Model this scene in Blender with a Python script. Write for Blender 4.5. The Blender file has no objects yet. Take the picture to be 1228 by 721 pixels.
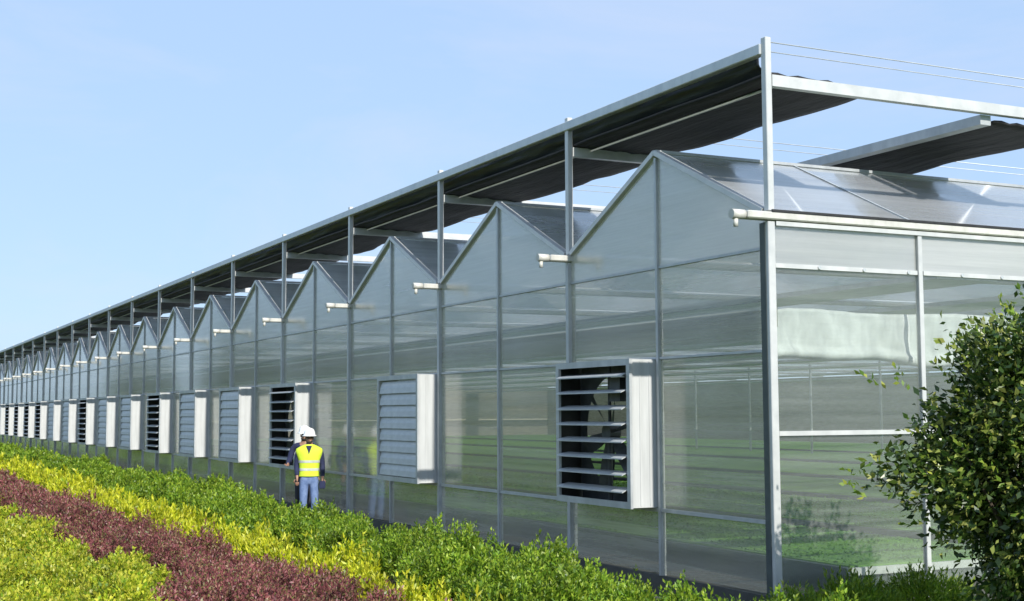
import bpy, bmesh, math, random
import numpy as np
from mathutils import Vector, Matrix, noise as mnoise
random.seed(7)
RNG = np.random.default_rng(11)
SC = bpy.context.scene
COL = SC.collection

# ------------------------------------------------------------------ camera
CAM_H = 1.98
CAM_POS = Vector((10.4677, -7.9911, CAM_H))
YAW, PITCH, ROLL, FPX = 0.4614, 0.0827, -0.0052, 1616.88
_F = Vector((-math.cos(YAW)*math.cos(PITCH), math.sin(YAW)*math.cos(PITCH), math.sin(PITCH)))
_R = _F.cross(Vector((0, 0, 1))).normalized()
_U = _R.cross(_F)
_R2 = _R*math.cos(ROLL) + _U*math.sin(ROLL)
_U2 = -_R*math.sin(ROLL) + _U*math.cos(ROLL)
cam = bpy.data.cameras.new('camera')
cam.sensor_fit = 'HORIZONTAL'; cam.sensor_width = 36.0
cam.lens = FPX/1228*36.0
cam.clip_start = 0.1; cam.clip_end = 6000
cam_o = bpy.data.objects.new('camera', cam); COL.objects.link(cam_o)
cam_o.matrix_world = Matrix(((_R2.x, _U2.x, -_F.x, CAM_POS.x), (_R2.y, _U2.y, -_F.y, CAM_POS.y),
                             (_R2.z, _U2.z, -_F.z, CAM_POS.z), (0, 0, 0, 1)))
SC.camera = cam_o

# ------------------------------------------------------------------ sky, sun, exposure
SUN_EL, SUN_AZ = math.radians(34.5), math.radians(0.4)      # azimuth measured from +X towards +Y
w = bpy.data.worlds.new('World'); SC.world = w; w.use_nodes = True
nt = w.node_tree; nt.nodes.clear()
out = nt.nodes.new('ShaderNodeOutputWorld'); bg = nt.nodes.new('ShaderNodeBackground')
sky = nt.nodes.new('ShaderNodeTexSky'); sky.sky_type = 'NISHITA'; sky.sun_disc = False
sky.sun_elevation = SUN_EL; sky.sun_rotation = math.pi/2 - SUN_AZ
sky.air_density = 1.0; sky.dust_density = 0.7; sky.ozone_density = 2.5; sky.altitude = 50
tc = nt.nodes.new('ShaderNodeTexCoord')
mp = nt.nodes.new('ShaderNodeMapping'); mp.inputs['Scale'].default_value = (1.4, 1.4, 5.0)
nz = nt.nodes.new('ShaderNodeTexNoise'); nz.inputs['Scale'].default_value = 2.2
nz.inputs['Detail'].default_value = 7; nz.inputs['Roughness'].default_value = 0.6; nz.inputs['Distortion'].default_value = 0.6
cr = nt.nodes.new('ShaderNodeMapRange'); cr.inputs[1].default_value = 0.45; cr.inputs[2].default_value = 0.85
cr.inputs[3].default_value = 0.0; cr.inputs[4].default_value = 0.45
veil = nt.nodes.new('ShaderNodeMix'); veil.data_type = 'RGBA'; veil.inputs['Factor'].default_value = 0.80     # even thin haze over the whole sky
veil.inputs['B'].default_value = (2.75, 3.85, 5.6, 1)
mix = nt.nodes.new('ShaderNodeMix'); mix.data_type = 'RGBA'; mix.inputs['B'].default_value = (4.3, 4.5, 5.4, 1)
L = nt.links
L.new(tc.outputs['Generated'], mp.inputs['Vector']); L.new(mp.outputs[0], nz.inputs['Vector'])
L.new(nz.outputs['Fac'], cr.inputs[0]); L.new(cr.outputs[0], mix.inputs['Factor'])
L.new(sky.outputs[0], veil.inputs['A']); L.new(veil.outputs['Result'], mix.inputs['A']); L.new(mix.outputs['Result'], bg.inputs['Color'])
bg.inputs['Strength'].default_value = 0.12
L.new(bg.outputs[0], out.inputs[0])
sun = bpy.data.lights.new('sun', 'SUN'); sun.energy = 3.7; sun.angle = math.radians(0.53); sun.color = (1, 0.965, 0.90)
sun_o = bpy.data.objects.new('sun', sun); COL.objects.link(sun_o)
sd = Vector((math.cos(SUN_AZ)*math.cos(SUN_EL), math.sin(SUN_AZ)*math.cos(SUN_EL), math.sin(SUN_EL)))
sun_o.rotation_euler = sd.to_track_quat('Z', 'Y').to_euler(); sun_o.location = (30, -5, 30)
vs = SC.view_settings; vs.view_transform = 'Standard'; vs.look = 'None'; vs.exposure = 0.6; vs.gamma = 1.0
vs.use_curve_mapping = False
SC.cycles.use_denoising = True
SC.cycles.max_bounces = 10; SC.cycles.transparent_max_bounces = 24
SC.cycles.caustics_reflective = False; SC.cycles.caustics_refractive = False

# ------------------------------------------------------------------ materials
MAT = {}
def newmat(name):
    m = bpy.data.materials.new(name); m.use_nodes = True; m.node_tree.nodes.clear()
    o = m.node_tree.nodes.new('ShaderNodeOutputMaterial'); MAT[name] = m
    return m, m.node_tree, o
def N(t, kind, **kw):
    n = t.nodes.new('ShaderNode'+kind)
    for k, v in kw.items():
        k2 = k.replace('_', ' ')
        if k2 in n.inputs: n.inputs[k2].default_value = v
        else: setattr(n, k, v)
    return n
def ramp(t, cols, pos=None):
    r = t.nodes.new('ShaderNodeValToRGB'); e = r.color_ramp.elements
    while len(e) < len(cols): e.new(0.5)
    for i, c in enumerate(cols):
        e[i].position = pos[i] if pos else i/(len(cols)-1); e[i].color = (*c, 1)
    return r
def surf(name, c1, c2, scale=6, rough=0.5, metal=0.0, bump=0.0, bscale=None, stretch=(1, 1, 1), spec=0.5):
    """Principled with noise-mixed colour, roughness and fine relief, object coordinates."""
    m, t, o = newmat(name)
    tc = N(t, 'TexCoord'); mp = N(t, 'Mapping'); mp.inputs['Scale'].default_value = stretch
    t.links.new(tc.outputs['Object'], mp.inputs[0])
    nz = N(t, 'TexNoise', Scale=scale, Detail=6.0, Roughness=0.62); t.links.new(mp.outputs[0], nz.inputs['Vector'])
    r = ramp(t, [c1, c2], [0.3, 0.72]); t.links.new(nz.outputs['Fac'], r.inputs[0])
    b = N(t, 'BsdfPrincipled', Metallic=metal); b.inputs['Specular IOR Level'].default_value = spec
    t.links.new(r.outputs[0], b.inputs['Base Color'])
    mr = N(t, 'MapRange'); mr.inputs[3].default_value = rough-0.12; mr.inputs[4].default_value = rough+0.12
    t.links.new(nz.outputs['Fac'], mr.inputs[0]); t.links.new(mr.outputs[0], b.inputs['Roughness'])
    if bump:
        n2 = N(t, 'TexNoise', Scale=bscale or scale*4, Detail=5.0); t.links.new(mp.outputs[0], n2.inputs['Vector'])
        bp = N(t, 'Bump', Strength=bump, Distance=0.02); t.links.new(n2.outputs['Fac'], bp.inputs['Height'])
        t.links.new(bp.outputs[0], b.inputs['Normal'])
    t.links.new(b.outputs[0], o.inputs[0])
    return m
surf('galvanised', (0.46, 0.49, 0.50), (0.66, 0.68, 0.68), 5, 0.42, 0.35, stretch=(1, 1, 0.6))
surf('darkened_steel', (0.38, 0.40, 0.41), (0.55, 0.57, 0.575), 5, 0.45, 0.3, stretch=(1, 1, 0.6))  # steel darkened in colour for the shaded facade frame, reused elsewhere
surf('skirt_and_post_shade', (0.045, 0.06, 0.058), (0.09, 0.11, 0.105), 6, 0.55)  # bed skirts and rims; also the strip that paints shade on the post
surf('olive_net', (0.13, 0.12, 0.07), (0.30, 0.28, 0.20), 1.6, 0.9, bump=0.3, stretch=(0.12, 1, 5))
surf('green_pipe', (0.03, 0.05, 0.045), (0.06, 0.09, 0.08), 6, 0.5)
surf('cooling_pad', (0.27, 0.255, 0.20), (0.46, 0.44, 0.36), 6, 0.9, bump=0.4, stretch=(0.3, 0.3, 2))
surf('aluminium', (0.50, 0.51, 0.50), (0.66, 0.66, 0.64), 4, 0.40, 0.2)
surf('cream_gutter', (0.46, 0.45, 0.41), (0.64, 0.63, 0.58), 7, 0.5, 0.0)
surf('white_sheet', (0.44, 0.45, 0.44), (0.57, 0.58, 0.57), 4, 0.45, 0.0, stretch=(1, 3, 0.3))
surf('louver_steel', (0.40, 0.42, 0.42), (0.56, 0.58, 0.575), 5, 0.42, 0.25, stretch=(1, 1, 2))
surf('rubber_black', (0.012, 0.012, 0.012), (0.03, 0.03, 0.03), 8, 0.6)
surf('fan_metal', (0.06, 0.065, 0.07), (0.13, 0.135, 0.14), 6, 0.5, 0.4)
surf('shade_net', (0.005, 0.005, 0.006), (0.016, 0.016, 0.018), 12, 0.75, bump=0.8, bscale=9, stretch=(0.4, 2, 1))
surf('folded_film', (0.010, 0.012, 0.016), (0.035, 0.04, 0.055), 9, 0.55, bump=0.6, bscale=7, stretch=(0.3, 1, 3), spec=0.6)
surf('concrete', (0.20, 0.19, 0.175), (0.34, 0.33, 0.30), 3, 0.85, bump=0.3, bscale=40)
surf('dark_concrete', (0.055, 0.055, 0.05), (0.11, 0.11, 0.10), 3, 0.85, bump=0.3, bscale=40)
surf('soil', (0.03, 0.024, 0.014), (0.075, 0.058, 0.034), 9, 0.95, bump=0.5, bscale=30)
surf('bark', (0.05, 0.036, 0.024), (0.13, 0.10, 0.07), 14, 0.9, bump=0.6, stretch=(1, 1, 0.25))
surf('film_curtain', (0.44, 0.445, 0.445), (0.72, 0.725, 0.72), 4, 0.45, bump=0.6, bscale=6, stretch=(1, 1.6, 0.5))
surf('bench_white', (0.6, 0.6, 0.58), (0.78, 0.78, 0.75), 4, 0.5)
surf('skin', (0.30, 0.16, 0.10), (0.40, 0.22, 0.15), 9, 0.5)
surf('dark_hair', (0.008, 0.007, 0.006), (0.02, 0.016, 0.014), 20, 0.6)
surf('denim', (0.10, 0.16, 0.32), (0.20, 0.28, 0.47), 16, 0.85, bump=0.3)
surf('navy_cloth', (0.010, 0.014, 0.045), (0.022, 0.03, 0.085), 12, 0.85, bump=0.3)
surf('dark_trouser', (0.02, 0.022, 0.03), (0.05, 0.05, 0.06), 12, 0.85)
surf('hi_vis', (0.55, 0.72, 0.03), (0.70, 0.86, 0.06), 8, 0.75, bump=0.15)
surf('reflective_tape', (0.42, 0.45, 0.40), (0.62, 0.65, 0.58), 9, 0.4)
surf('helmet_white', (0.78, 0.78, 0.76), (0.86, 0.86, 0.84), 5, 0.3)
surf('boot', (0.02, 0.016, 0.012), (0.05, 0.04, 0.03), 12, 0.7)

def lawn_mat():
    m, t, o = newmat('lawn')
    tc = N(t, 'TexCoord')
    a = N(t, 'TexNoise', Scale=0.05, Detail=8.0, Roughness=0.65); b2 = N(t, 'TexNoise', Scale=3.0, Detail=8.0, Roughness=0.7)
    t.links.new(tc.outputs['Object'], a.inputs['Vector']); t.links.new(tc.outputs['Object'], b2.inputs['Vector'])
    ad = N(t, 'Math', operation='ADD'); t.links.new(a.outputs['Fac'], ad.inputs[0]); t.links.new(b2.outputs['Fac'], ad.inputs[1])
    mu = N(t, 'Math', operation='MULTIPLY'); mu.inputs[1].default_value = 0.5; t.links.new(ad.outputs[0], mu.inputs[0])
    r = ramp(t, [(0.045, 0.085, 0.018), (0.08, 0.15, 0.03), (0.15, 0.19, 0.06)], [0.35, 0.5, 0.66])
    t.links.new(mu.outputs[0], r.inputs[0])
    b = N(t, 'BsdfPrincipled', Roughness=0.9); t.links.new(r.outputs[0], b.inputs['Base Color'])
    bp = N(t, 'Bump', Strength=0.8, Distance=0.06); t.links.new(b2.outputs['Fac'], bp.inputs['Height']); t.links.new(bp.outputs[0], b.inputs['Normal'])
    t.links.new(b.outputs[0], o.inputs[0])
lawn_mat()

surf('seedlings', (0.08, 0.20, 0.025), (0.23, 0.42, 0.07), 2.5, 0.8, bump=1.0, bscale=14, stretch=(0.5, 1.6, 1))
def leaf_mat(name, cols, trans=0.35, rough=0.45, pos=None):
    """Leaf colour differs leaf by leaf (Random Per Island); some light passes through."""
    m, t, o = newmat(name)
    g = N(t, 'NewGeometry'); r = ramp(t, cols, pos); t.links.new(g.outputs['Random Per Island'], r.inputs[0])
    tc = N(t, 'TexCoord'); nz = N(t, 'TexNoise', Scale=2.6, Detail=4.0); t.links.new(tc.outputs['Object'], nz.inputs['Vector'])
    hs = N(t, 'HueSaturation'); mr = N(t, 'MapRange'); mr.inputs[1].default_value = 0.3; mr.inputs[2].default_value = 0.7
    mr.inputs[3].default_value = 0.60; mr.inputs[4].default_value = 1.32
    t.links.new(nz.outputs['Fac'], mr.inputs[0]); t.links.new(mr.outputs[0], hs.inputs['Value']); t.links.new(r.outputs[0], hs.inputs['Color'])
    b = N(t, 'BsdfPrincipled', Roughness=rough); t.links.new(hs.outputs[0], b.inputs['Base Color'])
    tr = N(t, 'BsdfTranslucent'); t.links.new(hs.outputs[0], tr.inputs['Color'])
    mx = N(t, 'MixShader'); mx.inputs[0].default_value = trans
    t.links.new(b.outputs[0], mx.inputs[1]); t.links.new(tr.outputs[0], mx.inputs[2]); t.links.new(mx.outputs[0], o.inputs[0])
leaf_mat('leaf_hedge', [(0.09, 0.19, 0.015), (0.17, 0.30, 0.02), (0.27, 0.40, 0.03), (0.38, 0.47, 0.05)], 0.35)
leaf_mat('leaf_yellow', [(0.24, 0.36, 0.02), (0.50, 0.54, 0.02), (0.66, 0.66, 0.03), (0.76, 0.74, 0.08)], 0.4)
leaf_mat('leaf_red', [(0.15, 0.045, 0.050), (0.27, 0.085, 0.090), (0.36, 0.13, 0.125), (0.30, 0.19, 0.10), (0.18, 0.22, 0.06)], 0.3, pos=[0, 0.32, 0.62, 0.78, 1])
leaf_mat('leaf_lime', [(0.15, 0.28, 0.02), (0.38, 0.47, 0.03), (0.55, 0.57, 0.04), (0.64, 0.59, 0.09)], 0.4)
leaf_mat('leaf_bush', [(0.020, 0.046, 0.010), (0.050, 0.10, 0.018), (0.15, 0.21, 0.035), (0.42, 0.43, 0.12)], 0.25, 0.32, pos=[0, 0.40, 0.75, 1])
leaf_mat('leaf_fresh', [(0.14, 0.26, 0.03), (0.26, 0.38, 0.05), (0.44, 0.45, 0.08)], 0.4)
leaf_mat('leaf_wood', [(0.03, 0.05, 0.012), (0.06, 0.085, 0.02), (0.09, 0.11, 0.03)], 0.2)
leaf_mat('leaf_crop', [(0.12, 0.27, 0.03), (0.17, 0.35, 0.045), (0.22, 0.42, 0.07)], 0.45, 0.7)

def poly_mat(name, tint, ior, rough, scatter, scat_col, rib_axis):
    """Twin-wall sheet: Fresnel gloss smeared by the ribs, clear transmission, milky scatter."""
    m, t, o = newmat(name)
    tc = N(t, 'TexCoord'); oi = N(t, 'ObjectInfo')
    mp = N(t, 'Mapping'); mp.inputs['Scale'].default_value = (0.18, 0.18, 4.0)
    ofs = N(t, 'VectorMath', operation='SCALE'); ofs.inputs[0].default_value = (13, 7, 31)
    t.links.new(oi.outputs['Random'], ofs.inputs['Scale'])
    av = N(t, 'VectorMath', operation='ADD'); t.links.new(tc.outputs['Object'], av.inputs[0]); t.links.new(ofs.outputs[0], av.inputs[1])
    t.links.new(av.outputs[0], mp.inputs[0])
    nz = N(t, 'TexNoise', Scale=1.3, Detail=4.0, Roughness=0.6); t.links.new(mp.outputs[0], nz.inputs['Vector'])
    bp = N(t, 'Bump', Strength=0.2, Distance=0.010); t.links.new(nz.outputs['Fac'], bp.inputs['Height'])
    tg = N(t, 'Tangent', direction_type='RADIAL', axis='Z')
    gl = N(t, 'BsdfAnisotropic'); gl.inputs['Roughness'].default_value = rough; gl.inputs['Anisotropy'].default_value = 0.85
    gl.inputs['Color'].default_value = (0.95, 0.97, 0.97, 1)
    t.links.new(tg.outputs[0], gl.inputs['Tangent']); t.links.new(bp.outputs[0], gl.inputs['Normal'])
    tp = N(t, 'BsdfTransparent'); tp.inputs[0].default_value = (*tint, 1)
    df = N(t, 'BsdfDiffuse'); df.inputs[0].default_value = (*scat_col, 1)
    tl = N(t, 'BsdfTranslucent'); tl.inputs[0].default_value = (*scat_col, 1)
    ms = N(t, 'MixShader'); ms.inputs[0].default_value = 0.55; t.links.new(df.outputs[0], ms.inputs[1]); t.links.new(tl.outputs[0], ms.inputs[2])
    # level streaks painted into the milkiness imitate smeared reflections and see-through bands
    n2 = N(t, 'TexNoise', Scale=0.9, Detail=7.0, Roughness=0.7); mp2 = N(t, 'Mapping'); mp2.inputs['Scale'].default_value = (0.16, 0.16, 6.5)
    t.links.new(av.outputs[0], mp2.inputs[0]); t.links.new(mp2.outputs[0], n2.inputs['Vector'])
    mr = N(t, 'MapRange'); mr.inputs[1].default_value = 0.3; mr.inputs[2].default_value = 0.75
    mr.inputs[3].default_value = scatter*(0.72 if scatter > 0.3 else 0.35); mr.inputs[4].default_value = scatter*(1.32 if scatter > 0.3 else 1.95)
    t.links.new(n2.outputs['Fac'], mr.inputs[0])
    pv = N(t, 'MapRange'); pv.inputs[3].default_value = 0.82; pv.inputs[4].default_value = 1.22; t.links.new(oi.outputs['Random'], pv.inputs[0])
    pm = N(t, 'Math', operation='MULTIPLY'); t.links.new(mr.outputs[0], pm.inputs[0]); t.links.new(pv.outputs[0], pm.inputs[1])
    m1 = N(t, 'MixShader'); t.links.new(pm.outputs[0], m1.inputs[0]); t.links.new(tp.outputs[0], m1.inputs[1]); t.links.new(ms.outputs[0], m1.inputs[2])
    ge = N(t, 'NewGeometry'); io = N(t, 'Mix'); io.inputs['A'].default_value = ior; io.inputs['B'].default_value = 1/ior
    t.links.new(ge.outputs['Backfacing'], io.inputs['Factor'])      # same reflectance on either face of the thin sheet
    fr = N(t, 'Fresnel'); t.links.new(io.outputs['Result'], fr.inputs['IOR'])
    m2 = N(t, 'MixShader'); t.links.new(fr.outputs[0], m2.inputs[0]); t.links.new(m1.outputs[0], m2.inputs[1]); t.links.new(gl.outputs[0], m2.inputs[2])
    t.links.new(m2.outputs[0], o.inputs[0])
poly_mat('polycarbonate', (0.955, 0.96, 0.92), 1.55, 0.10, 0.22, (0.95, 0.93, 0.86), 0)
poly_mat('side_polycarbonate', (0.93, 0.955, 0.93), 1.55, 0.10, 0.115, (0.84, 0.86, 0.84), 0)
poly_mat('milky_polycarbonate', (0.95, 0.95, 0.93), 1.95, 0.10, 0.50, (0.95, 0.95, 0.92), 0)
poly_mat('roof_glazing', (0.95, 0.95, 0.96), 1.90, 0.10, 0.50, (0.86, 0.87, 0.88), 0)

# ------------------------------------------------------------------ mesh helpers
def link(name, me, mat=None, parent=None, loc=(0, 0, 0), rot=None):
    o = bpy.data.objects.new(name, me); COL.objects.link(o)
    if mat is not None and me is not None and len(me.materials) == 0: me.materials.append(MAT[mat])
    o.location = loc
    if rot: o.rotation_euler = rot
    if parent: o.parent = parent
    return o
def tag(o, label=None, cat=None, group=None, kind=None):
    if label: o['label'] = label
    if cat: o['category'] = cat
    if group: o['group'] = group
    if kind: o['kind'] = kind
    return o
def empty(name, loc=(0, 0, 0), rz=0):
    o = bpy.data.objects.new(name, None); COL.objects.link(o); o.location = loc; o.rotation_euler.z = rz
    o.empty_display_size = 0.2
    return o
def mesh_of(bm, name):
    me = bpy.data.meshes.new(name); bm.normal_update(); bm.to_mesh(me); bm.free(); return me
CACHE = {}
def box_mesh(sx, sy, sz, bev=0.0):
    k = ('b', round(sx, 4), round(sy, 4), round(sz, 4), bev)
    if k not in CACHE:
        bm = bmesh.new(); bmesh.ops.create_cube(bm, size=1.0)
        for v in bm.verts: v.co = Vector((v.co.x*sx, v.co.y*sy, v.co.z*sz))
        if bev: bmesh.ops.bevel(bm, geom=bm.edges[:], offset=bev, segments=1, affect='EDGES', profile=0.5)
        CACHE[k] = mesh_of(bm, 'box')
    return CACHE[k]
def box(name, p0, p1, mat, parent=None, bev=0.0):
    c = [(a+b)/2 for a, b in zip(p0, p1)]; s = [abs(b-a) for a, b in zip(p0, p1)]
    me = box_mesh(*s, bev)
    if len(me.materials) and me.materials[0].name != mat:
        k = ('bm', me.name, mat)
        if k not in CACHE:
            CACHE[k] = me.copy(); CACHE[k].materials.clear()
        me = CACHE[k]
    return link(name, me, mat, parent, c)
def add_box(bm, p0, p1):
    v = [bm.verts.new((x, y, z)) for x in (p0[0], p1[0]) for y in (p0[1], p1[1]) for z in (p0[2], p1[2])]
    for f in ((0, 1, 3, 2), (4, 6, 7, 5), (0, 4, 5, 1), (2, 3, 7, 6), (0, 2, 6, 4), (1, 5, 7, 3)):
        bm.faces.new([v[i] for i in f])
def add_tube(bm, a, b, r0, r1=None, n=8):
    r1 = r0 if r1 is None else r1
    a, b = Vector(a), Vector(b); d = (b-a).normalized()
    u = d.orthogonal().normalized(); v = d.cross(u)
    A = [bm.verts.new(a+(u*math.cos(2*math.pi*i/n)+v*math.sin(2*math.pi*i/n))*r0) for i in range(n)]
    B = [bm.verts.new(b+(u*math.cos(2*math.pi*i/n)+v*math.sin(2*math.pi*i/n))*r1) for i in range(n)]
    for i in range(n):
        bm.faces.new((A[i], A[(i+1) % n], B[(i+1) % n], B[i]))
    bm.faces.new(A[::-1]); bm.faces.new(B)
def tube(name, a, b, r, mat, parent=None, n=8):
    bm = bmesh.new(); a = Vector(a); add_tube(bm, (0, 0, 0), Vector(b)-a, r, n=n)
    me = mesh_of(bm, 'tube')
    for p in me.polygons: p.use_smooth = len(p.vertices) == 4
    return link(name, me, mat, parent, a)
def bar(name, a, b, wdt, hgt, mat, parent=None, up=(0, 0, 1)):
    """rectangular bar from a to b; hgt along 'up'"""
    a, b = Vector(a), Vector(b); d = b-a; l = d.length; d.normalize()
    s = d.cross(Vector(up)).normalized(); u = s.cross(d)
    me = box_mesh(l, wdt, hgt)
    o = box(name, (-l/2, -wdt/2, -hgt/2), (l/2, wdt/2, hgt/2), mat, parent)
    M = Matrix((d, s, u)).transposed()
    o.rotation_euler = M.to_euler(); o.location = (a+b)/2
    return o
def prism(name, poly, thick, axis, mat, parent=None, at=0.0):
    """polygon extruded along axis ('x' or 'y'); poly pairs are (other horizontal, z)"""
    bm = bmesh.new()
    def co(p, t): return (p[0], at+t, p[1]) if axis == 'y' else (at+t, p[0], p[1])
    A = [bm.verts.new(co(p, 0)) for p in poly]; B = [bm.verts.new(co(p, thick)) for p in poly]; n = len(poly)
    bm.faces.new(A); bm.faces.new(B[::-1])
    for i in range(n): bm.faces.new((A[i], B[i], B[(i+1) % n], A[(i+1) % n]))
    bmesh.ops.recalc_face_normals(bm, faces=bm.faces[:])
    return link(name, mesh_of(bm, name), mat, parent)
def np_mesh(name, V, Q):
    me = bpy.data.meshes.new(name); V = np.asarray(V, np.float32); Q = np.asarray(Q, np.int32); k = Q.shape[1]
    me.vertices.add(len(V)); me.vertices.foreach_set('co', V.ravel())
    me.loops.add(Q.size); me.loops.foreach_set('vertex_index', Q.ravel())
    me.polygons.add(len(Q)); me.polygons.foreach_set('loop_start', np.arange(0, Q.size, k, dtype=np.int32))
    me.update(calc_edges=True); return me
def unit(a): return a/np.maximum(np.linalg.norm(a, axis=1, keepdims=True), 1e-9)
def leaf_quads(P, D, Ln, Wd, fold=0.25):
    """one folded diamond leaf per row"""
    n = len(P); S = unit(np.cross(D, unit(RNG.normal(size=(n, 3))))); Nn = np.cross(S, D)
    Ln = np.asarray(Ln)[:, None]; Wd = np.asarray(Wd)[:, None]
    m = P + D*Ln*0.45
    V = np.stack([P, m+S*Wd*0.5+Nn*Wd*fold, P+D*Ln-Nn*Ln*0.08, m-S*Wd*0.5+Nn*Wd*fold], 1).reshape(-1, 3)
    Q = np.arange(4*n).reshape(n, 4)
    return V, Q
def shoots(B, A, ln, k, lsize, lw, spread, jitter=0.25):
    """k leaves along each shoot (base B, axis A, length ln)"""
    m = len(B); T = np.tile(np.linspace(0.15, 1.0, k), m) + RNG.uniform(-.08, .08, m*k)
    Br = np.repeat(B, k, 0); Ar = np.repeat(A, k, 0); lr = np.repeat(ln, k); ls = np.repeat(lsize, k)
    P = Br + Ar*(lr*T)[:, None]
    rad = unit(np.cross(Ar, unit(RNG.normal(size=(m*k, 3)))))
    sp = spread*(1.15-0.75*T)[:, None]
    D = unit(Ar*np.cos(sp)+rad*np.sin(sp)+RNG.normal(size=(m*k, 3))*jitter)
    s = ls*RNG.uniform(.7, 1.25, m*k)
    return leaf_quads(P, D, s, s*lw*RNG.uniform(.8, 1.2, m*k))
def fnoise(x, y, s, seed=0):
    """cheap smooth value noise on arrays"""
    x = np.asarray(x)*s+seed*17.3; y = np.asarray(y)*s+seed*9.1
    xi = np.floor(x).astype(int); yi = np.floor(y).astype(int); fx = x-xi; fy = y-yi
    fx = fx*fx*(3-2*fx); fy = fy*fy*(3-2*fy)
    def h(a, b): 
        v = np.sin(a*127.1+b*311.7+seed*74.7)*43758.5453; return v-np.floor(v)
    return (h(xi, yi)*(1-fx)+h(xi+1, yi)*fx)*(1-fy)+(h(xi, yi+1)*(1-fx)+h(xi+1, yi+1)*fx)*fy

# ------------------------------------------------------------------ ground
def sheet(name, x0, x1, y0, y1, z, mat, kind='structure'):
    me = np_mesh(name, [(x0, y0, z), (x1, y0, z), (x1, y1, z), (x0, y1, z)], [(0, 1, 2, 3)])
    return tag(link(name, me, mat), kind=kind)
g = sheet('ground', -1500, 1500, -1500, 1500, 0.0, 'lawn'); tag(g, 'wide green lawn ground around the greenhouse', 'ground')
p = sheet('path', -86, 1.6, -1.55, 0.0, 0.006, 'dark_concrete'); tag(p, 'narrow dark walkway along the foot of the glazed wall', 'path')
p = sheet('garden_path', -120, 60, -17.6, -16.2, 0.005, 'concrete'); tag(p, 'pale concrete garden path crossing the lawn, seen mirrored in the glazing', 'path')

# ------------------------------------------------------------------ greenhouse
BAY, NB, DEP = 4.0, 20, 40.0
ZG, ZR, ZT, ZB = 3.855, 4.83, 5.62, 5.19
ZF1, ZF2, ZP, ZS1, ZS2 = 2.56, 0.916, 3.555, 3.38, 1.764
SP = 1.875
ZPL = 0.22
GH = tag(empty('greenhouse'), 'long translucent greenhouse with sawtooth gables and a raised shading frame', 'greenhouse')
box('floor', (-NB*BAY, 1.80, 0.002), (-0.05, DEP, 0.012), 'concrete', GH)
box('floor', (-NB*BAY, 0.11, 0.002), (-0.11, 1.795, 0.012), 'soil', GH)
box('plinth', (-NB*BAY, -0.02, 0), (0.03, 0.10, ZPL), 'dark_concrete', GH)
box('plinth', (-0.10, 0.102, 0), (0.03, DEP, ZPL), 'dark_concrete', GH)

FANS = [0.5, 2.0, 3.5] + [3.5+i for i in range(1, 15)]          # right-hand edge, in bays from the corner
FAN_HALF = {int(round(b*2)) for b in FANS}
TH = 0.010
for h in range(NB*2):                                            # half bays of the gable wall
    x1, x0 = -h*2.0-0.03, -(h+1)*2.0+0.03
    rows = [(ZPL, ZF2), (ZF2, ZF1), (ZF1, ZP)]
    for a, b in rows:
        if (a, b) == (ZF2, ZF1) and h in FAN_HALF: continue
        box('panel', (x0, 0.0, a+0.022), (x1, TH, b-0.022), 'polycarbonate', GH)
    xm = -2.0-4.0*(h//2)
    if h % 2 == 0: tri = [(x1, ZP+0.012), (xm+0.025, ZP+0.012), (xm+0.025, ZR-0.055), (x1-0.03, ZG+0.03), (x1, ZG-0.06)]
    else: tri = [(x0, ZP+0.012), (x0, ZG-0.06), (x0+0.03, ZG+0.03), (xm-0.025, ZR-0.055), (xm-0.025, ZP+0.012)]
    prism('gable_panel', tri, TH, 'y', 'milky_polycarbonate', GH, 0.0)
for z, hh, y0 in ((ZF2, 0.036, -0.018), (ZF1, 0.026, -0.014)):
    box('rail', (-NB*BAY, y0, z-hh/2), (-0.046, 0.03, z+hh/2), 'darkened_steel', GH)
box('rail', (-NB*BAY, -0.012, ZP-0.014), (-0.102, 0.03, ZP+0.014), 'darkened_steel', GH)
tube('water_pipe', (-NB*BAY, 0.10, 3.075), (-0.10, 0.10, 3.075), 0.026, 'green_pipe', GH)
box('rolled_net', (-NB*BAY, 0.20, 2.70), (-0.22, 0.24, 3.00), 'olive_net', GH)
tube('water_pipe', (-NB*BAY, 0.12, 2.985), (-0.10, 0.12, 2.985), 0.016, 'galvanised', GH)
for h in range(1, NB*2+1):
    x = -h*2.0
    if h % 2: box('mullion', (x-0.021, -0.028, ZPL), (x+0.021, 0.04, ZR-0.06), 'darkened_steel', GH)
    else: box('post', (x-0.034, -0.045, 0), (x+0.034, 0.06, ZG-0.05), 'darkened_steel', GH)
box('post', (-0.045, -0.050, 0), (0.040, 0.035, ZG-0.05), 'aluminium', GH, 0.006)
box('post_shade_strip', (-0.090, -0.056, 0.0), (-0.005, -0.052, ZG-0.06), 'skirt_and_post_shade', GH)  # thin dark strip standing in for shade on the corner post's front
for k in range(NB+1):                                            # gutters with their projecting ends
    x = -k*BAY
    box('gutter', (x-0.07, -0.30, ZG-0.038), (x+0.07, DEP, ZG+0.038), 'cream_gutter', GH, 0.012)
    tube('gutter_end', (x, -0.302, ZG), (x, -0.45, ZG), 0.048, 'cream_gutter', GH, 12)
    tube('spout', (x, -0.40, ZG-0.045), (x, -0.40, ZG-0.12), 0.024, 'cream_gutter', GH, 8)
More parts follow.
